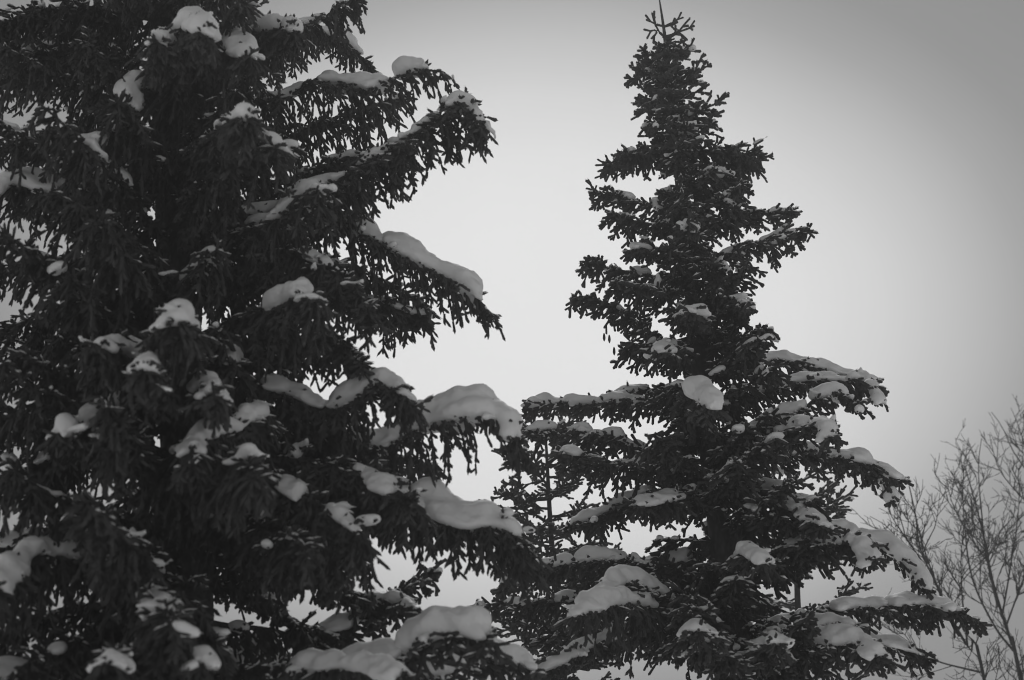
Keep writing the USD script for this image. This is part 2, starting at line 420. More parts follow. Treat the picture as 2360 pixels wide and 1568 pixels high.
# ------------------------------------------------------------------ ground and air
gx = np.linspace(-1, 1, 81); gx = np.sign(gx) * (np.abs(gx) ** 2.2) * 900
X, Y = np.meshgrid(gx, gx + 10, indexing='ij')
Z = (meshkit.fbm(np.stack([X * 0.12, Y * 0.12, 0 * X], -1), 3, 4) - 0.5) * 0.45
Z = Z * np.clip(1 - np.hypot(X, Y) / 400, 0.1, 1)
i, j = np.meshgrid(np.arange(80), np.arange(80), indexing='ij'); k = i * 81 + j
obj('ground', (np.stack([X, Y, Z], -1).reshape(-1, 3), np.stack([k, k + 81, k + 82, k + 1], -1).reshape(-1, 4)), SNOW, smooth=True,
    kind='structure', label='snow covered ground under the trees', category='ground')

HAZE = usdkit.material(stage, '/World/Looks/winter_haze', {'v': ('principled_volume', {'color': grey(0.9), 'density': 0.0038, 'anisotropy': 0.3})}, volume='v.volume')
hz = trimesh.creation.box([1840, 1840, 19.5]); hz.apply_translation([0, 10, 8.25])
obj('haze', hz, HAZE, kind='stuff', label='thin grey winter haze between the trees', category='haze')

# ------------------------------------------------------------------ trees
class Spruce:
    def __init__(self, label, D, trunk_px, top, base_r, seed, name='spruce_tree'):
        self.D, self.rng = D, np.random.default_rng(seed)
        up_, lo_ = at(*trunk_px[0], D), at(*trunk_px[-1], D)
        pts = [at(x, y, D) for x, y in trunk_px]
        d = (lo_ - pts[-2]) / (lo_[2] - pts[-2][2])
        foot = lo_ + d * (-0.2 - lo_[2]); foot[0] = lo_[0] + 0.4 * (foot[0] - lo_[0])
        d2 = (pts[0] - pts[1]) / (pts[0][2] - pts[1][2])
        head = pts[0] + d2 * (top - pts[0][2]) if top else None
        pts = ([head] if head is not None else []) + pts + [foot]
        self.trunk = curve(pts[::-1], 90)
        self.path = group_of(name, label=label, category='tree')
        h = np.linspace(0, 1, 90)
        r = base_r * (1 - h) ** 0.85 + 0.007
        v, f = tube(self.trunk, r, 12)
        obj('trunk', (v, f), BARK, self.path, smooth=True)
    def on(self, z):
        return np.array([np.interp(z, self.trunk[:, 2], self.trunk[:, k]) for k in range(3)])
    def bough(self, px, dz, style='comb', pads=(), sink=0.25, d0=None, **kw):
        """px: the bough's outer course as the photograph shows it; dz: how much nearer (-) or farther (+) than the trunk its tip stands; it leaves the trunk
        sink x its run higher than its first point."""
        n = len(px); dd = np.linspace(0.35, 1.0, n) * dz if d0 is None else np.linspace(d0, dz, n)
        pts = [at(x, y, self.D + d) for (x, y), d in zip(px, dd)]
        z = pts[0][2]
        for _ in range(3):
            b = self.on(z); run = np.hypot(*(pts[0] - b)[:2]); z = pts[0][2] + sink * run
        b = self.on(z)
        if np.linalg.norm(pts[0] - b) > 0.12:
            pts = [b] + pts
        return make_bough(self.path, curve(pts, 26), style, self.rng, pads=pads, **kw)
    def fill(self, z, az, L, rise, curl, style='comb', **kw):
        b = self.on(z); d = np.array([math.sin(az), math.cos(az), 0])
        t = np.linspace(0, 1, 6)
        pts = [b + d * L * s + UP * L * (rise * s + curl * s * s) for s in t]
        w = self.rng.normal(0, 0.03 * L, (6, 3)); w[0] = 0
        c = curve(np.array(pts) + np.cumsum(w, 0) * 0.5, 22)
        return make_bough(self.path, c, style, self.rng, coarse=True, **kw)

# ---- the tall hanging spruce on the left
def left_spruce():
    T = Spruce('big dark spruce with hanging twigs and heavy snow pads, filling the left side', 10.5, [(372, 0), (400, 600), (425, 1200), (432, 1568)], 16.5, 0.24, 11)
    g = T.rng
    B = T.bough
    # right side, from the top down
    B([(560, 120), (640, 75), (720, 55), (790, 12), (832, -8)], -0.5, pads=[(0.35, 0.62, 0.07), (0.66, 0.8, 0.06)], lmax=0.42)
    B([(560, 60), (620, 70), (690, 75)], -0.9, pads=[(0.6, 1.0, 0.085)], lmax=0.4)
    B([(600, 130), (720, 80), (790, 95), (830, 130), (862, 165)], 0.5, pads=[(0.55, 0.9, 0.065)], lmax=0.36)
    B([(620, 230), (740, 188), (850, 205), (900, 185), (965, 162), (1026, 168)], -0.3, pads=[(0.33, 0.5, 0.03), (0.55, 0.78, 0.075), (0.83, 0.93, 0.075)], lmax=0.52)
    B([(600, 520), (690, 455), (780, 415), (890, 352), (960, 312), (1020, 268), (1062, 240), (1100, 268), (1106, 296)], -0.55, pads=[(0.30, 0.50, 0.06), (0.56, 0.66, 0.055), (0.68, 0.80, 0.05), (0.83, 0.98, 0.075)], lmax=0.66, sink=-0.1)
    B([(620, 420), (740, 385), (860, 352), (930, 345)], 0.3, lmax=0.6)
    B([(600, 330), (720, 290), (840, 250), (930, 225)], 0.4, lmax=0.5)
    B([(560, 530), (640, 510), (700, 462), (745, 430)], -1.2, pads=[(0.45, 1.0, 0.055)], lmax=0.45, sink=0.0)
    B([(560, 470), (740, 505), (860, 550), (930, 585), (1000, 625), (1080, 668), (1132, 726)], 0.15, pads=[(0.42, 0.62, 0.085), (0.62, 0.94, 0.10)], lmax=0.50)
    B([(600, 590), (720, 590), (850, 630), (980, 700)], 0.5, lmax=0.6)
    B([(620, 560), (720, 600), (800, 640), (850, 720)], -0.9, pads=[(0.55, 0.7, 0.04)], lmax=0.55)
    B([(600, 640), (760, 660), (880, 700), (985, 735)], 0.5, pads=[(0.85, 1.0, 0.04)], lmax=0.5)
    B([(560, 730), (640, 712), (690, 688), (735, 690)], -1.5, pads=[(0.55, 0.92, 0.085)], lmax=0.62, sink=0.0)
    B([(640, 790), (740, 770), (800, 800), (832, 850)], -0.8, lmax=0.4, dust=0.7, pads=[(0.6, 0.75, 0.03)])
    B([(600, 890), (740, 935), (800, 935), (860, 890), (910, 895), (958, 942)], -0.9, pads=[(0.35, 0.58, 0.065), (0.60, 0.92, 0.078)], lmax=0.46)
    B([(700, 960), (820, 900), (850, 865)], 0.3, pads=[(0.7, 1.0, 0.07)], lmax=0.35)
    B([(700, 1010), (880, 1025), (960, 990), (1040, 955), (1120, 945), (1180, 985), (1194, 1042)], -0.55, pads=[(0.46, 0.62, 0.075), (0.60, 0.955, 0.11)], lmax=0.58, sink=0.1)
    B([(640, 1000), (800, 1020), (920, 1050), (1010, 1080)], 0.4, lmax=0.55)
    B([(640, 1050), (790, 1080), (880, 1110), (960, 1160)], -1.0, lmax=0.6, pads=[(0.7, 0.9, 0.035)])
    B([(680, 1080), (880, 1135), (970, 1160), (1060, 1200), (1150, 1212), (1205, 1250), (1222, 1284)], -0.35, pads=[(0.42, 0.66, 0.09), (0.64, 0.94, 0.105)], lmax=0.62)
    B([(560, 1100), (680, 1170), (780, 1230), (845, 1300)], -0.2, lmax=0.52)
    B([(540, 1200), (640, 1240), (720, 1270)], -1.4, lmax=0.5)
    B([(540, 1060), (640, 1100), (760, 1180), (840, 1240)], -1.2, pads=[(0.55, 0.66, 0.03), (0.8, 0.95, 0.03)], lmax=0.66)
    B([(560, 1180), (680, 1220), (740, 1265), (790, 1300)], -0.9, pads=[(0.45, 0.85, 0.035)], lmax=0.45)
    B([(600, 1380), (690, 1440), (780, 1455), (850, 1415), (910, 1372), (1000, 1318)], 0.6, pads=[(0.5, 0.78, 0.055)], lmax=0.36, style='flat')
    B([(860, 1380), (940, 1390), (990, 1455)], -0.2, lmax=0.26, style='flat', d0=0.3)
    # the low boughs across the bottom edge
    B([(560, 1600), (760, 1560), (900, 1520), (1010, 1470), (1080, 1462), (1150, 1490)], -0.9, pads=[(0.45, 0.66, 0.075), (0.68, 0.95, 0.10)], lmax=0.40, sink=0.0, style='flat')
    B([(600, 1600), (720, 1545), (840, 1545), (950, 1560)], -1.5, pads=[(0.45, 0.95, 0.065)], lmax=0.4, sink=0.0)
    B([(700, 1640), (1000, 1560), (1120, 1520), (1235, 1545)], -0.2, pads=[(0.6, 0.98, 0.07)], lmax=0.36, sink=0.0, style='flat')
    B([(440, 1560), (560, 1535), (640, 1560)], 0.8, pads=[(0.3, 1.0, 0.15)], lmax=0.3, sink=0.0)
    B([(360, 1560), (410, 1545), (470, 1530)], -2.0, pads=[(0.6, 1.0, 0.045)], lmax=0.4)
    B([(330, 1560), (250, 1525)], -2.4, pads=[(0.75, 1.0, 0.05)], lmax=0.4)
    # towards the camera
    B([(430, 150), (440, 95), (445, 62), (470, 75)], -2.2, pads=[(0.62, 1.0, 0.085)], lmax=0.62, sink=-0.2)
    B([(470, 140), (540, 100), (575, 130)], -1.5, pads=[(0.5, 1.0, 0.07)], lmax=0.5)
    B([(400, 170), (340, 195), (305, 210), (290, 262), (240, 322), (180, 350)], -1.3, pads=[(0.4, 0.62, 0.085), (0.70, 0.82, 0.06), (0.88, 1.0, 0.055)], lmax=0.5)
    B([(400, 120), (365, 100)], -2.0, pads=[(0.75, 1.0, 0.07)], lmax=0.4)
    B([(470, 340), (540, 290), (565, 268)], -2.2, pads=[(0.75, 1.0, 0.035)], lmax=0.50, dust=0.9)
    B([(500, 420), (600, 330), (640, 345)], -1.7, pads=[(0.6, 0.9, 0.03)], lmax=0.5, dust=0.8)
    B([(420, 800), (405, 752), (410, 738)], -2.3, pads=[(0.72, 1.0, 0.075)], lmax=0.6, sink=-0.1)
    B([(380, 790), (330, 828), (265, 810), (215, 795)], -1.9, pads=[(0.45, 0.92, 0.055)], lmax=0.46)
    B([(380, 830), (335, 850)], -2.3, pads=[(0.75, 1.0, 0.055)], lmax=0.5)
    B([(450, 840), (480, 890), (492, 915)], -2.0, pads=[(0.6, 0.95, 0.045)], lmax=0.45)
    B([(460, 800), (520, 815), (545, 850)], -1.0, pads=[(0.4, 0.9, 0.06)], lmax=0.45)
    B([(370, 860), (290, 925), (240, 955), (190, 985), (126, 1004)], -1.6, pads=[(0.5, 0.62, 0.05), (0.66, 0.98, 0.075)], lmax=0.5)
    B([(600, 945), (540, 985), (470, 1012), (432, 1070)], -1.9, pads=[(0.45, 0.9, 0.07)], lmax=0.42, dust=0.8)
    B([(420, 1060), (540, 1050), (590, 1100)], -2.0, lmax=0.6)
    B([(240, 1300), (160, 1285), (80, 1272), (20, 1310), (-20, 1370)], -2.0, pads=[(0.4, 0.95, 0.05)], lmax=0.6)
    for q, dz in ((([(300, 1420), (180, 1400), (60, 1430), (-60, 1480)]), -1.0), (([(320, 1480), (220, 1470), (120, 1500), (20, 1560)]), -1.6), (([(300, 1540), (160, 1530), (20, 1570)]), -0.4), (([(380, 1500), (330, 1490), (280, 1540)]), -2.2)):
        B(q, dz, lmax=0.62, dust=0.3)
    B([(430, 1360), (425, 1345), (440, 1400)], -1.3, lmax=0.6, dust=0.3)
    B([(400, 1470), (450, 1450), (500, 1490)], -1.2, lmax=0.6, dust=0.3)
    B([(300, 1360), (360, 1390), (400, 1450)], -2.2, lmax=0.5, pads=[(0.5, 0.8, 0.03)], dust=0.8)
    # left side
    B([(280, 390), (225, 410), (180, 440), (110, 445), (30, 418), (-40, 470)], -0.9, pads=[(0.28, 0.5, 0.06), (0.55, 0.95, 0.085)], lmax=0.5)
    B([(250, 130), (120, 105), (40, 125), (-60, 160)], 0.3, pads=[(0.35, 0.6, 0.05)], lmax=0.5)
    B([(260, 30), (120, 20), (-20, 60)], -0.7, lmax=0.6)
    B([(260, 250), (150, 300), (60, 330), (-20, 350)], 0.4, lmax=0.45, dust=0.7)
    B([(280, 560), (150, 600), (30, 615), (-60, 640)], 0.3, lmax=0.42)
    B([(300, 690), (200, 700), (110, 750), (15, 845)], 0.2, lmax=0.40)
    B([(260, 780), (120, 810), (50, 850), (-30, 900)], 0.8, pads=[(0.3, 0.95, 0.05)], lmax=0.2)
    B([(280, 960), (150, 1040), (40, 1090), (-60, 1150)], -0.6, lmax=0.5, pads=[(0.4, 0.7, 0.03)], dust=0.8)
    B([(300, 1150), (180, 1200), (40, 1240)], -0.3, lmax=0.55)
    B([(280, 880), (130, 930), (-20, 980)], -0.2, lmax=0.6)
    # the rest of the crown, round the trunk
    zs = np.linspace(2.6, 13.0, 62); az = 0.4
    for z in zs:
        az += 2.399963 + g.normal(0, 0.25)
        lat = math.sin(az)
        Lr = np.interp(z, [2.5, 6, 9, 11.5, 13.5, 16], [2.9, 2.5, 2.2, 1.9, 1.4, 0.8]) * (0.62 if lat > 0.25 else 0.9) * g.uniform(0.75, 1.0)
        pads = [(0.45, g.uniform(0.7, 0.95), g.uniform(0.04, 0.07))] if g.uniform() < 0.4 else []
        far = not 3.4 < z < 11.6                                     # above and below the picture
        T.fill(z, az, Lr, g.uniform(-0.28, -0.02), g.uniform(0.0, 0.16), 'comb', lmax=g.uniform(0.45, 0.62), pads=pads, dust=0.1 if far else 0.35, dens=0.3 if far else 0.85)
    for z in np.linspace(5.0, 11.5, 22):                             # boughs that come forward and hang before the trunk
        T.fill(z, math.pi + g.uniform(-0.7, 0.7), g.uniform(1.0, 1.9), g.uniform(-0.25, 0.0), 0.05, 'comb', lmax=0.62, dust=0.2, dens=0.9)
    for z in np.linspace(13.2, 16.2, 12):
        az += 2.4
        T.fill(z, az, np.interp(z, [13, 16.4], [1.3, 0.3]), 0.3, 0.1, 'flat', lmax=0.3, dust=0.1, dens=0.3)
    return T

# ---- the pointed spruce on the right
def right_spruce():
    T = Spruce('tall pointed spruce with a bare leader, its snowy boughs standing free against the sky', 13.5, [(1519, -6), (1534, 100), (1558, 330), (1590, 640), (1637, 1050), (1690, 1450), (1704, 1568)], None, 0.20, 23)
    g = T.rng; B = T.bough
    k = dict(style='tip', dust=0.0)
    f = dict(style='flat')
    # leader and top whorls
    fg = dict(style='finger', dust=0.0, r0=0.008)
    for px, dz in (([(1531, 62), (1512, 56), (1494, 48)], 0.0), ([(1531, 62), (1548, 54), (1566, 42)], -0.06), ([(1532, 62), (1550, 58), (1562, 50)], 0.1),
                   ([(1534, 88), (1516, 70), (1508, 48), (1503, 30)], 0.05), ([(1515, 72), (1505, 70), (1497, 73)], 0.02), ([(1514, 75), (1506, 84), (1500, 90)], 0.0),
                   ([(1537, 92), (1560, 76), (1577, 58), (1590, 41)], -0.08), ([(1560, 76), (1580, 68), (1601, 60)], 0.02), ([(1556, 80), (1556, 66), (1556, 58)], 0.03), ([(1566, 76), (1572, 88), (1574, 96)], -0.05),
                   ([(1540, 102), (1560, 96), (1578, 99)], -0.1), ([(1540, 106), (1556, 105), (1570, 108)], 0.1), ([(1530, 102), (1515, 103), (1508, 102)], 0.05), ([(1528, 108), (1516, 112)], -0.1),
                   ([(1535, 96), (1528, 84)], -0.2), ([(1538, 100), (1545, 90)], -0.25), ([(1535, 112), (1530, 100)], -0.3)):
        B(px, dz, sink=-0.4, **fg)
    for px, dz in (([(1540, 120), (1525, 130), (1500, 128), (1479, 126)], 0), ([(1560, 128), (1590, 112)], -0.15), ([(1560, 135), (1592, 138)], 0.15), ([(1520, 145), (1490, 143)], -0.2), ([(1535, 135), (1530, 122)], -0.35),
                   ([(1510, 172), (1480, 168), (1456, 158)], 0), ([(1510, 175), (1478, 175), (1450, 186)], -0.2), ([(1500, 172), (1476, 152)], 0.15),
                   ([(1570, 182), (1598, 168), (1612, 140)], 0.05), ([(1575, 180), (1605, 166), (1623, 158)], -0.1), ([(1570, 190), (1600, 190), (1610, 196)], -0.2), ([(1540, 160), (1548, 150)], -0.45), ([(1535, 185), (1528, 172)], -0.5),
                   ([(1510, 205), (1482, 206)], 0.2), ([(1510, 228), (1480, 236), (1466, 230)], 0), ([(1515, 250), (1474, 262)], -0.2), ([(1520, 240), (1480, 248)], 0.3),
                   ([(1580, 218), (1610, 212), (1624, 200)], -0.1), ([(1590, 250), (1630, 248), (1664, 230)], 0), ([(1590, 255), (1628, 262), (1655, 258)], -0.25), ([(1595, 275), (1630, 280), (1640, 296)], -0.2), ([(1545, 225), (1550, 210)], -0.55), ([(1555, 262), (1560, 250)], -0.6),
                   ([(1600, 290), (1625, 302)], 0.3), ([(1530, 285), (1490, 282)], -0.2), ([(1530, 290), (1520, 300)], -0.6), ([(1520, 310), (1495, 318)], 0.2), ([(1560, 320), (1590, 330)], -0.5)):
        B(px, dz, style='tip', dust=0.25, lmax=0.20, sink=-0.3)
    # right
    B([(1620, 350), (1680, 345), (1720, 362), (1746, 346)], -0.1, lmax=0.30, dust=0.4, dens=1.2, **f)
    B([(1630, 385), (1690, 380), (1735, 372), (1762, 369)], 0.25, lmax=0.24, dust=0.3, **f)
    B([(1640, 395), (1690, 415), (1710, 430)], -0.5, lmax=0.3, dust=0.5, **f)
    B([(1640, 445), (1680, 470), (1700, 480)], -0.5, lmax=0.3, dust=0.5, **f)
    B([(1640, 520), (1700, 500), (1760, 492), (1800, 492), (1828, 490)], 0.0, lmax=0.26, dust=0.5, pads=[(0.3, 0.62, 0.03)], dens=1.2, **f)
    B([(1660, 590), (1720, 572), (1790, 552), (1862, 533)], -0.15, lmax=0.30, dust=0.5, pads=[(0.28, 0.5, 0.05), (0.6, 0.85, 0.04)], dens=1.2, **f)
    B([(1660, 610), (1655, 650), (1690, 690), (1715, 715)], -0.8, lmax=0.34, dust=0.6, pads=[(0.3, 0.42, 0.05)], **f)
    B([(1650, 690), (1690, 720), (1705, 745)], -0.4, lmax=0.34, dust=0.5, **f)
    B([(1650, 770), (1700, 790), (1735, 808)], -0.4, lmax=0.30, dust=0.8, pads=[(0.5, 0.9, 0.025)], **f)
    B([(1700, 860), (1770, 832), (1850, 842), (1940, 865), (2000, 880), (2032, 900)], 0.1, lmax=0.32, pads=[(0.3, 0.95, 0.055)], dust=0.6, **f)
    B([(1690, 920), (1760, 905), (1850, 880), (1930, 878), (2000, 890), (2022, 915)], -0.5, lmax=0.36, pads=[(0.3, 0.8, 0.05), (0.9, 1.05, 0.05)], dust=0.6, sink=0.1, **f)
    B([(1700, 1030), (1760, 985), (1830, 952), (1900, 915), (1950, 918), (1992, 938)], -0.9, lmax=0.36, pads=[(0.35, 0.62, 0.055), (0.68, 0.86, 0.06)], dust=0.6, sink=-0.2, **f)
    B([(1720, 1050), (1790, 1005), (1850, 985), (1895, 980), (1908, 1010)], -1.5, lmax=0.34, pads=[(0.5, 0.72, 0.055), (0.75, 1.0, 0.055)], dust=0.6, sink=-0.2, **f)
    B([(1740, 1060), (1850, 1045), (1920, 1055), (1990, 1068), (2050, 1100), (2076, 1108)], 0.5, lmax=0.34, pads=[(0.35, 0.95, 0.05)], dust=0.5, **f)
    B([(1990, 1075), (2035, 1110), (2052, 1150)], 0.45, d0=0.4, lmax=0.2, pads=[(0.7, 1.02, 0.045)], dust=0.3, **f)
    B([(1650, 1135), (1690, 1090), (1740, 1040), (1790, 1010)], -1.2, lmax=0.30, pads=[(0.3, 0.5, 0.04)], dust=0.7, sink=-0.2, **f)
    B([(1740, 1130), (1790, 1130), (1850, 1165), (1890, 1200), (1910, 1225)], -0.8, lmax=0.34, pads=[(0.3, 0.55, 0.05), (0.6, 0.95, 0.06)], dust=0.6, **f)
    B([(1740, 1200), (1800, 1170), (1860, 1190), (1900, 1215)], -1.2, lmax=0.34, pads=[(0.5, 0.98, 0.05)], dust=0.6, **f)
    B([(1750, 1250), (1850, 1235), (1950, 1232), (2040, 1265), (2100, 1310), (2132, 1350)], -0.2, lmax=0.34, pads=[(0.35, 0.62, 0.08), (0.6, 1.02, 0.085)], dust=0.5, **f)
    B([(1760, 1300), (1850, 1265), (1920, 1255), (1985, 1260), (2000, 1300)], -1.3, lmax=0.38, pads=[(0.4, 0.75, 0.06), (0.75, 1.02, 0.06)], dust=0.6, **f)
    B([(1690, 1330), (1712, 1290), (1725, 1275), (1760, 1300)], -1.7, lmax=0.36, pads=[(0.6, 1.0, 0.05)], dust=0.6, sink=-0.1, **f)
    B([(1780, 1430), (1880, 1410), (1990, 1402), (2080, 1392), (2150, 1400), (2210, 1410), (2262, 1440)], -0.2, lmax=0.34, pads=[(0.4, 0.6, 0.055), (0.62, 0.9, 0.06)], dust=0.5, **f)
    B([(1800, 1450), (1900, 1440), (1990, 1450)], -0.9, lmax=0.36, pads=[(0.5, 0.9, 0.045)], dust=0.6, **f)
    B([(1800, 1520), (1950, 1480), (2060, 1490), (2140, 1520)], 0.3, lmax=0.36, pads=[(0.5, 0.9, 0.04)], dust=0.5, **f)
    B([(1780, 1560), (1840, 1510), (1900, 1482), (1975, 1482), (2028, 1516)], -1.6, lmax=0.40, pads=[(0.5, 0.98, 0.082)], dust=0.6, sink=-0.1, **f)
    B([(1740, 1500), (1790, 1480)], -1.8, lmax=0.36, pads=[(0.7, 1, 0.05)], dust=0.7, **f)
    # facing
    B([(1600, 955), (1598, 922), (1606, 908), (1640, 935)], -1.9, lmax=0.34, pads=[(0.72, 1.04, 0.082)], dust=0.3, sink=-0.1, **f)
    B([(1590, 735), (1588, 722)], -1.3, lmax=0.34, pads=[(0.7, 0.95, 0.03)], dust=0.8, sink=-0.1, **f)
    B([(1555, 800), (1520, 812)], -1.1, lmax=0.3, pads=[(0.5, 1.0, 0.035)], dust=0.7, sink=-0.1, **f)
    B([(1600, 1470), (1612, 1452)], -2.0, lmax=0.34, pads=[(0.75, 1.0, 0.055)], dust=0.6, **f)
    B([(1630, 1500), (1625, 1478)], -1.8, lmax=0.3, pads=[(0.75, 1.0, 0.05)], dust=0.6, **f)
    # left
    B([(1510, 360), (1460, 355), (1420, 372), (1394, 384)], 0.1, lmax=0.26, dust=0.4, dens=1.2, **f)
    B([(1520, 350), (1490, 345), (1450, 350), (1430, 352)], -0.3, lmax=0.24, dust=0.35, dens=1.2, **f)
    B([(1530, 480), (1470, 468), (1420, 455), (1370, 444)], -0.1, lmax=0.26, dust=0.5, pads=[(0.55, 0.8, 0.025)], dens=1.2, **f)
    B([(1530, 520), (1480, 515), (1430, 500), (1408, 492)], -0.5, lmax=0.30, dust=0.5, **f)
    B([(1540, 580), (1490, 575), (1450, 580)], -0.5, lmax=0.28, dust=0.6, **f)
    B([(1530, 640), (1470, 630), (1410, 622), (1370, 600), (1348, 618)], 0.0, lmax=0.32, dust=0.5, pads=[(0.35, 0.5, 0.025)], dens=1.2, **f)
    B([(1530, 670), (1470, 665), (1420, 650)], -0.6, lmax=0.34, dust=0.55, **f)
    B([(1530, 790), (1480, 750), (1430, 718), (1380, 698), (1345, 685), (1318, 694)], -0.1, lmax=0.30, dust=0.45, pads=[(0.6, 0.7, 0.03)], dens=1.1, **f)
    B([(1520, 800), (1480, 800), (1450, 790)], -0.5, lmax=0.3, dust=0.5, **f)
    B([(1560, 930), (1450, 925), (1350, 932), (1260, 930), (1204, 950)], 0.1, lmax=0.28, pads=[(0.3, 0.55, 0.04), (0.56, 0.75, 0.045), (0.76, 0.96, 0.045)], dust=0.5, sink=0.0, **f)
    B([(1560, 890), (1480, 900), (1412, 910)], 0.3, lmax=0.26, pads=[(0.6, 0.95, 0.035)], dust=0.5, **f)
    B([(1570, 1060), (1490, 1040), (1400, 1010), (1300, 992), (1206, 996)], -0.2, lmax=0.32, pads=[(0.35, 0.6, 0.05), (0.64, 0.75, 0.045), (0.82, 0.97, 0.04)], dust=0.6, sink=0.0, **f)
    B([(1560, 1080), (1440, 1070), (1360, 1060), (1300, 1045)], -0.7, lmax=0.34, pads=[(0.55, 0.65, 0.04), (0.85, 1.0, 0.04)], dust=0.6, sink=0.0, **f)
    B([(1580, 1120), (1480, 1140), (1400, 1180), (1310, 1215)], 0.2, lmax=0.32, pads=[(0.4, 0.95, 0.05)], dust=0.4, sink=0.2, **f)
    B([(1600, 1150), (1540, 1150), (1470, 1165)], -0.9, lmax=0.36, pads=[(0.5, 1.0, 0.04)], dust=0.7, sink=0.0, **f)
    B([(1590, 1330), (1500, 1310), (1400, 1290), (1300, 1305), (1220, 1310), (1160, 1345)], -0.3, lmax=0.40, pads=[(0.45, 0.65, 0.065), (0.68, 0.85, 0.05), (0.9, 1.0, 0.05)], dust=0.6, sink=0.0, **f)
    B([(1560, 1300), (1480, 1300), (1400, 1310), (1320, 1340)], 0.4, lmax=0.36, pads=[(0.2, 0.5, 0.06)], dust=0.5, **f)
    B([(1560, 1380), (1400, 1380), (1240, 1390), (1110, 1395)], 0.2, lmax=0.40, pads=[(0.6, 0.7, 0.04)], dust=0.5, sink=0.0, **f)
    B([(1590, 1400), (1500, 1365), (1430, 1345), (1380, 1370)], -1.2, lmax=0.40, pads=[(0.45, 0.98, 0.078)], dust=0.6, sink=0.0, **f)
    B([(1560, 1420), (1480, 1395), (1400, 1390), (1320, 1420)], -1.7, lmax=0.42, pads=[(0.5, 1.0, 0.085)], dust=0.5, sink=0.0, style='comb')
    B([(1540, 1450), (1430, 1460), (1330, 1510), (1232, 1560)], -0.9, lmax=0.36, pads=[(0.5, 0.98, 0.05)], dust=0.5, sink=0.0, **f)
    B([(1540, 1480), (1400, 1450), (1300, 1460), (1215, 1480)], 0.4, lmax=0.40, dust=0.4, sink=0.0, **f)
    # the rest of the crown
    az, top = 1.0, T.trunk[-1, 2]
    for z in np.linspace(top - 0.9, top - 4.4, 40):
        az += 2.399963 + g.normal(0, 0.2)
        Lr = np.interp(top - z, [0.9, 2.0, 3.0, 4.4], [0.17, 0.30, 0.40, 0.50]) * g.uniform(0.7, 1.1) * (0.6 if abs(math.sin(az)) > 0.6 else 1.1)
        T.fill(z, az, Lr, g.uniform(0.0, 0.35), 0.1, 'flat', lmax=0.24, dust=0.5, dens=0.75)
    for z in np.linspace(top - 4.5, 3.0, 46):
        az += 2.399963 + g.normal(0, 0.25)
        Lr = np.interp(z, [3, 6, 8.6], [2.1, 1.7, 1.0]) * g.uniform(0.7, 1.0) * (0.4 if abs(math.sin(az)) > 0.5 else 0.9)
        pads = [(0.45, g.uniform(0.7, 0.95), g.uniform(0.03, 0.055))] if g.uniform() < 0.4 else []
        T.fill(z, az, Lr, g.uniform(-0.2, 0.05), g.uniform(0.0, 0.15), 'flat', lmax=g.uniform(0.32, 0.42), pads=pads, dust=0.5 if z > 4.3 else 0.1, dens=0.88 if z > 4.3 else 0.3)
    for z in np.linspace(top - 2.0, 5.2, 22):                        # short boughs towards the viewer
        T.fill(z, math.pi + g.uniform(-0.8, 0.8), np.interp(top - z, [2, 5, 8], [0.5, 1.0, 1.4]) * g.uniform(0.8, 1.1), g.uniform(-0.15, 0.1), 0.08, 'flat', lmax=0.36, dust=0.35, pads=[(0.55, 0.95, g.uniform(0.025, 0.04))] if g.uniform() < 0.35 else [])
    # cones hanging under the outer boughs
    prof = np.array([(0, 0.004), (0.012, 0.010), (0.03, 0.014), (0.06, 0.014), (0.085, 0.010), (0.10, 0.002)])
    for x, y in ((1474, 812), (1484, 808), (1392, 768), (1404, 772), (1655, 940), (1415, 800), (1590, 880)):
        p = at(x, y, T.D - 0.1)
        c = trimesh.creation.revolve(prof[:, ::-1], sections=9)
        v = np.array(c.vertices); v[:, 2] = -v[:, 2]
        ring = 1 + 0.10 * np.sin(v[:, 2] * 700)
        v[:, :2] *= ring[:, None]
        obj('cone', (v + p, np.array(c.faces)[:, ::-1]), BARK, T.path, smooth=True)
    return T

# ---- young spruces behind
def young_spruce(label, D, trunk_px, spread, nb, seed, keys=()):
    T = Spruce(label, D, trunk_px, None, 0.10, seed, name='young_spruce_tree')
    g = T.rng; top = T.trunk[-1, 2]
    for px, dz in keys:
        T.bough(px, dz, style='thin', dust=0.15, lmax=0.3, sink=-0.05)
    az = g.uniform(0, 6)
    for i in range(nb):
        z = top - 0.3 - (i / nb) ** 0.9 * 6.0
        az += 2.399963 + g.normal(0, 0.2)
        Lr = min(spread, 0.22 + 0.40 * (top - z)) * g.uniform(0.75, 1.0)
        T.fill(z, az, Lr, g.uniform(0.05, 0.3), 0.15, 'thin', lmax=0.36, dust=0.2, dens=1.0)
    return T

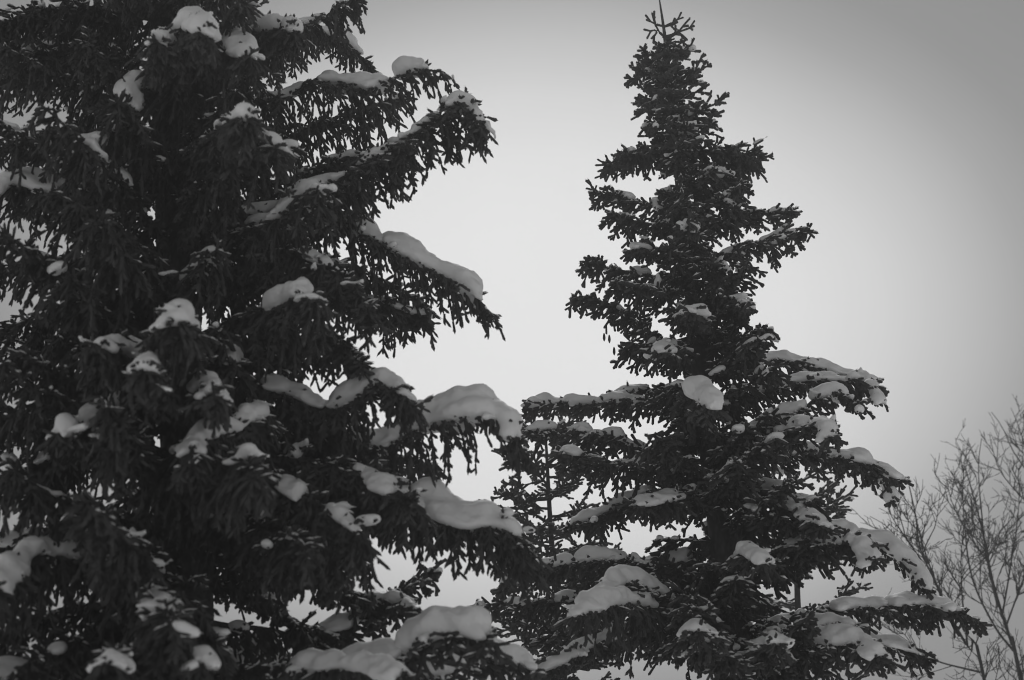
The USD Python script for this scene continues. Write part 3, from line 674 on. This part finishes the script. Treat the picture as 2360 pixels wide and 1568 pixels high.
# ---- bare birches
def bare_birch(label, D, stems, seed, trunk_r):
    """stems: (pixel course, radius at its foot, radius at its tip)"""
    g = np.random.default_rng(seed)
    path = group_of('bare_tree', label=label, category='tree')
    first = True
    for px, r0, r1, dz in stems:
        pts = [at(x, y, D + d) for (x, y), d in zip(px, np.linspace(0, dz, len(px)))]
        if first:
            foot = pts[0] * [1, 1, 0] + np.array([0.25, 0, -0.2])
            pts = [foot] + pts
        c = curve(pts, 60 if first else 34)
        name = 'trunk' if first else 'branch'
        holder = path
        limb = group_of(name, path)
        rr = 0.92 * np.linspace(trunk_r if first else r0, r1, len(c))
        obj('bark', tube(c, rr, 7), BIRCH, limb, smooth=True)
        twigs = []
        def grow(c, r_at, level, t0):
            L = length(c)
            n = int(L / (0.17, 0.13, 0.12)[level] * 0.9)
            ts = np.sort(g.uniform(t0, 0.90, n))
            if not n:
                return
            p, T = along(c, ts)
            for q, tt, t in zip(p, T, ts):
                ln = ((0.30 + 1.05 * (1 - t)), 0.40, 0.2)[level] * g.uniform(0.4, 1.1)
                a = math.radians(g.uniform(28, 55))
                s = norm(np.cross(tt, g.normal(size=3)))
                d = norm(math.cos(a) * tt + math.sin(a) * s + UP * 0.12)
                pts = [q]
                m = 5 if level < 2 else 3
                for _ in range(m):
                    pts.append(pts[-1] + d * ln / m)
                    d = norm(d + UP * g.uniform(-0.02, 0.20) + g.normal(0, 0.14, 3))
                k = np.array(pts)
                r = (0.0100, 0.0068, 0.0055)[level] * g.uniform(0.8, 1.25)
                twigs.append(tube(k, np.linspace(r, 0.004, len(k)), 3))
                if level < 2:
                    grow(k, r, level + 1, 0.2)
        tstart = 0.35 if first else 0.15
        grow(c, rr, 0, tstart)
        obj('twigs', join(twigs), BIRCH, limb, smooth=False, kind='stuff')
        stats['twigs'] = stats.get('twigs', 0) + sum(len(t[1]) for t in twigs)
        first = False

left_spruce()
right_spruce()
young_spruce('slim young spruce with thin upturned twigs, behind the left boughs of the pointed spruce', 16.5, [(1247, 912), (1257, 1000), (1268, 1200), (1290, 1568)], 0.78, 64, 31,
             keys=[([(1230, 1150), (1195, 1120), (1172, 1116)], 0), ([(1240, 1230), (1180, 1190), (1132, 1180)], -0.2), ([(1280, 1000), (1300, 975)], 0)])
young_spruce('small young spruce mostly hidden behind the right boughs of the pointed spruce', 17.0, [(1815, 985), (1822, 1100), (1835, 1300), (1850, 1568)], 0.8, 30, 37,
             keys=[([(1860, 1190), (1900, 1180), (1950, 1152)], 0), ([(1860, 1160), (1900, 1140), (1918, 1130)], 0.2), ([(1860, 1210), (1910, 1205), (1935, 1195)], -0.2)])
bare_birch('bare leafless birch with a leaning dark stem and fine twigs, by the right edge', 23.0, [
    ([(2352, 1564), (2330, 1480), (2290, 1350), (2268, 1240), (2245, 1150), (2225, 1080)], 0.05, 0.010, 0.6),
    ([(2300, 1400), (2275, 1290), (2262, 1180), (2255, 1080), (2262, 1010)], 0.022, 0.006, -0.3),
    ([(2335, 1500), (2290, 1440), (2240, 1330), (2222, 1200), (2220, 1100), (2232, 1010)], 0.022, 0.006, 0.8),
    ([(2280, 1300), (2230, 1230), (2195, 1160), (2180, 1100)], 0.016, 0.005, -0.6),
    ([(2310, 1420), (2330, 1300), (2345, 1200), (2352, 1100)], 0.018, 0.006, 0.4),
    ([(2320, 1440), (2360, 1330), (2400, 1230)], 0.018, 0.006, -0.5)], 5, 0.085)
bare_birch('bare leafless birch of several thin spreading stems, behind the lowest right spruce bough', 21.5, [
    ([(2268, 1564), (2235, 1500), (2190, 1420), (2150, 1330), (2122, 1270), (2110, 1190), (2095, 1120)], 0.04, 0.007, 0.4),
    ([(2200, 1440), (2155, 1370), (2095, 1290), (2050, 1220), (2005, 1190)], 0.018, 0.005, -0.3),
    ([(2170, 1380), (2125, 1250), (2105, 1160), (2095, 1115)], 0.016, 0.005, 0.5),
    ([(2130, 1300), (2080, 1230), (2050, 1180), (2035, 1130)], 0.014, 0.005, 0.2),
    ([(2230, 1490), (2218, 1380), (2215, 1290), (2222, 1200)], 0.018, 0.005, 0.9),
    ([(2260, 1550), (2150, 1520), (2080, 1470), (2030, 1440)], 0.018, 0.005, 0.2)], 6, 0.07)
bare_birch('bare leafless birch reaching in from beyond the right edge, its top twigs the highest', 24.0, [
    ([(2440, 1300), (2410, 1180), (2375, 1100), (2335, 1040), (2310, 985), (2285, 950)], 0.04, 0.006, 0.2),
    ([(2400, 1160), (2370, 1060), (2350, 990), (2330, 940)], 0.016, 0.005, 0.5),
    ([(2420, 1210), (2340, 1130), (2300, 1075), (2280, 1000)], 0.016, 0.005, -0.3)], 7, 0.09)
print(stats)
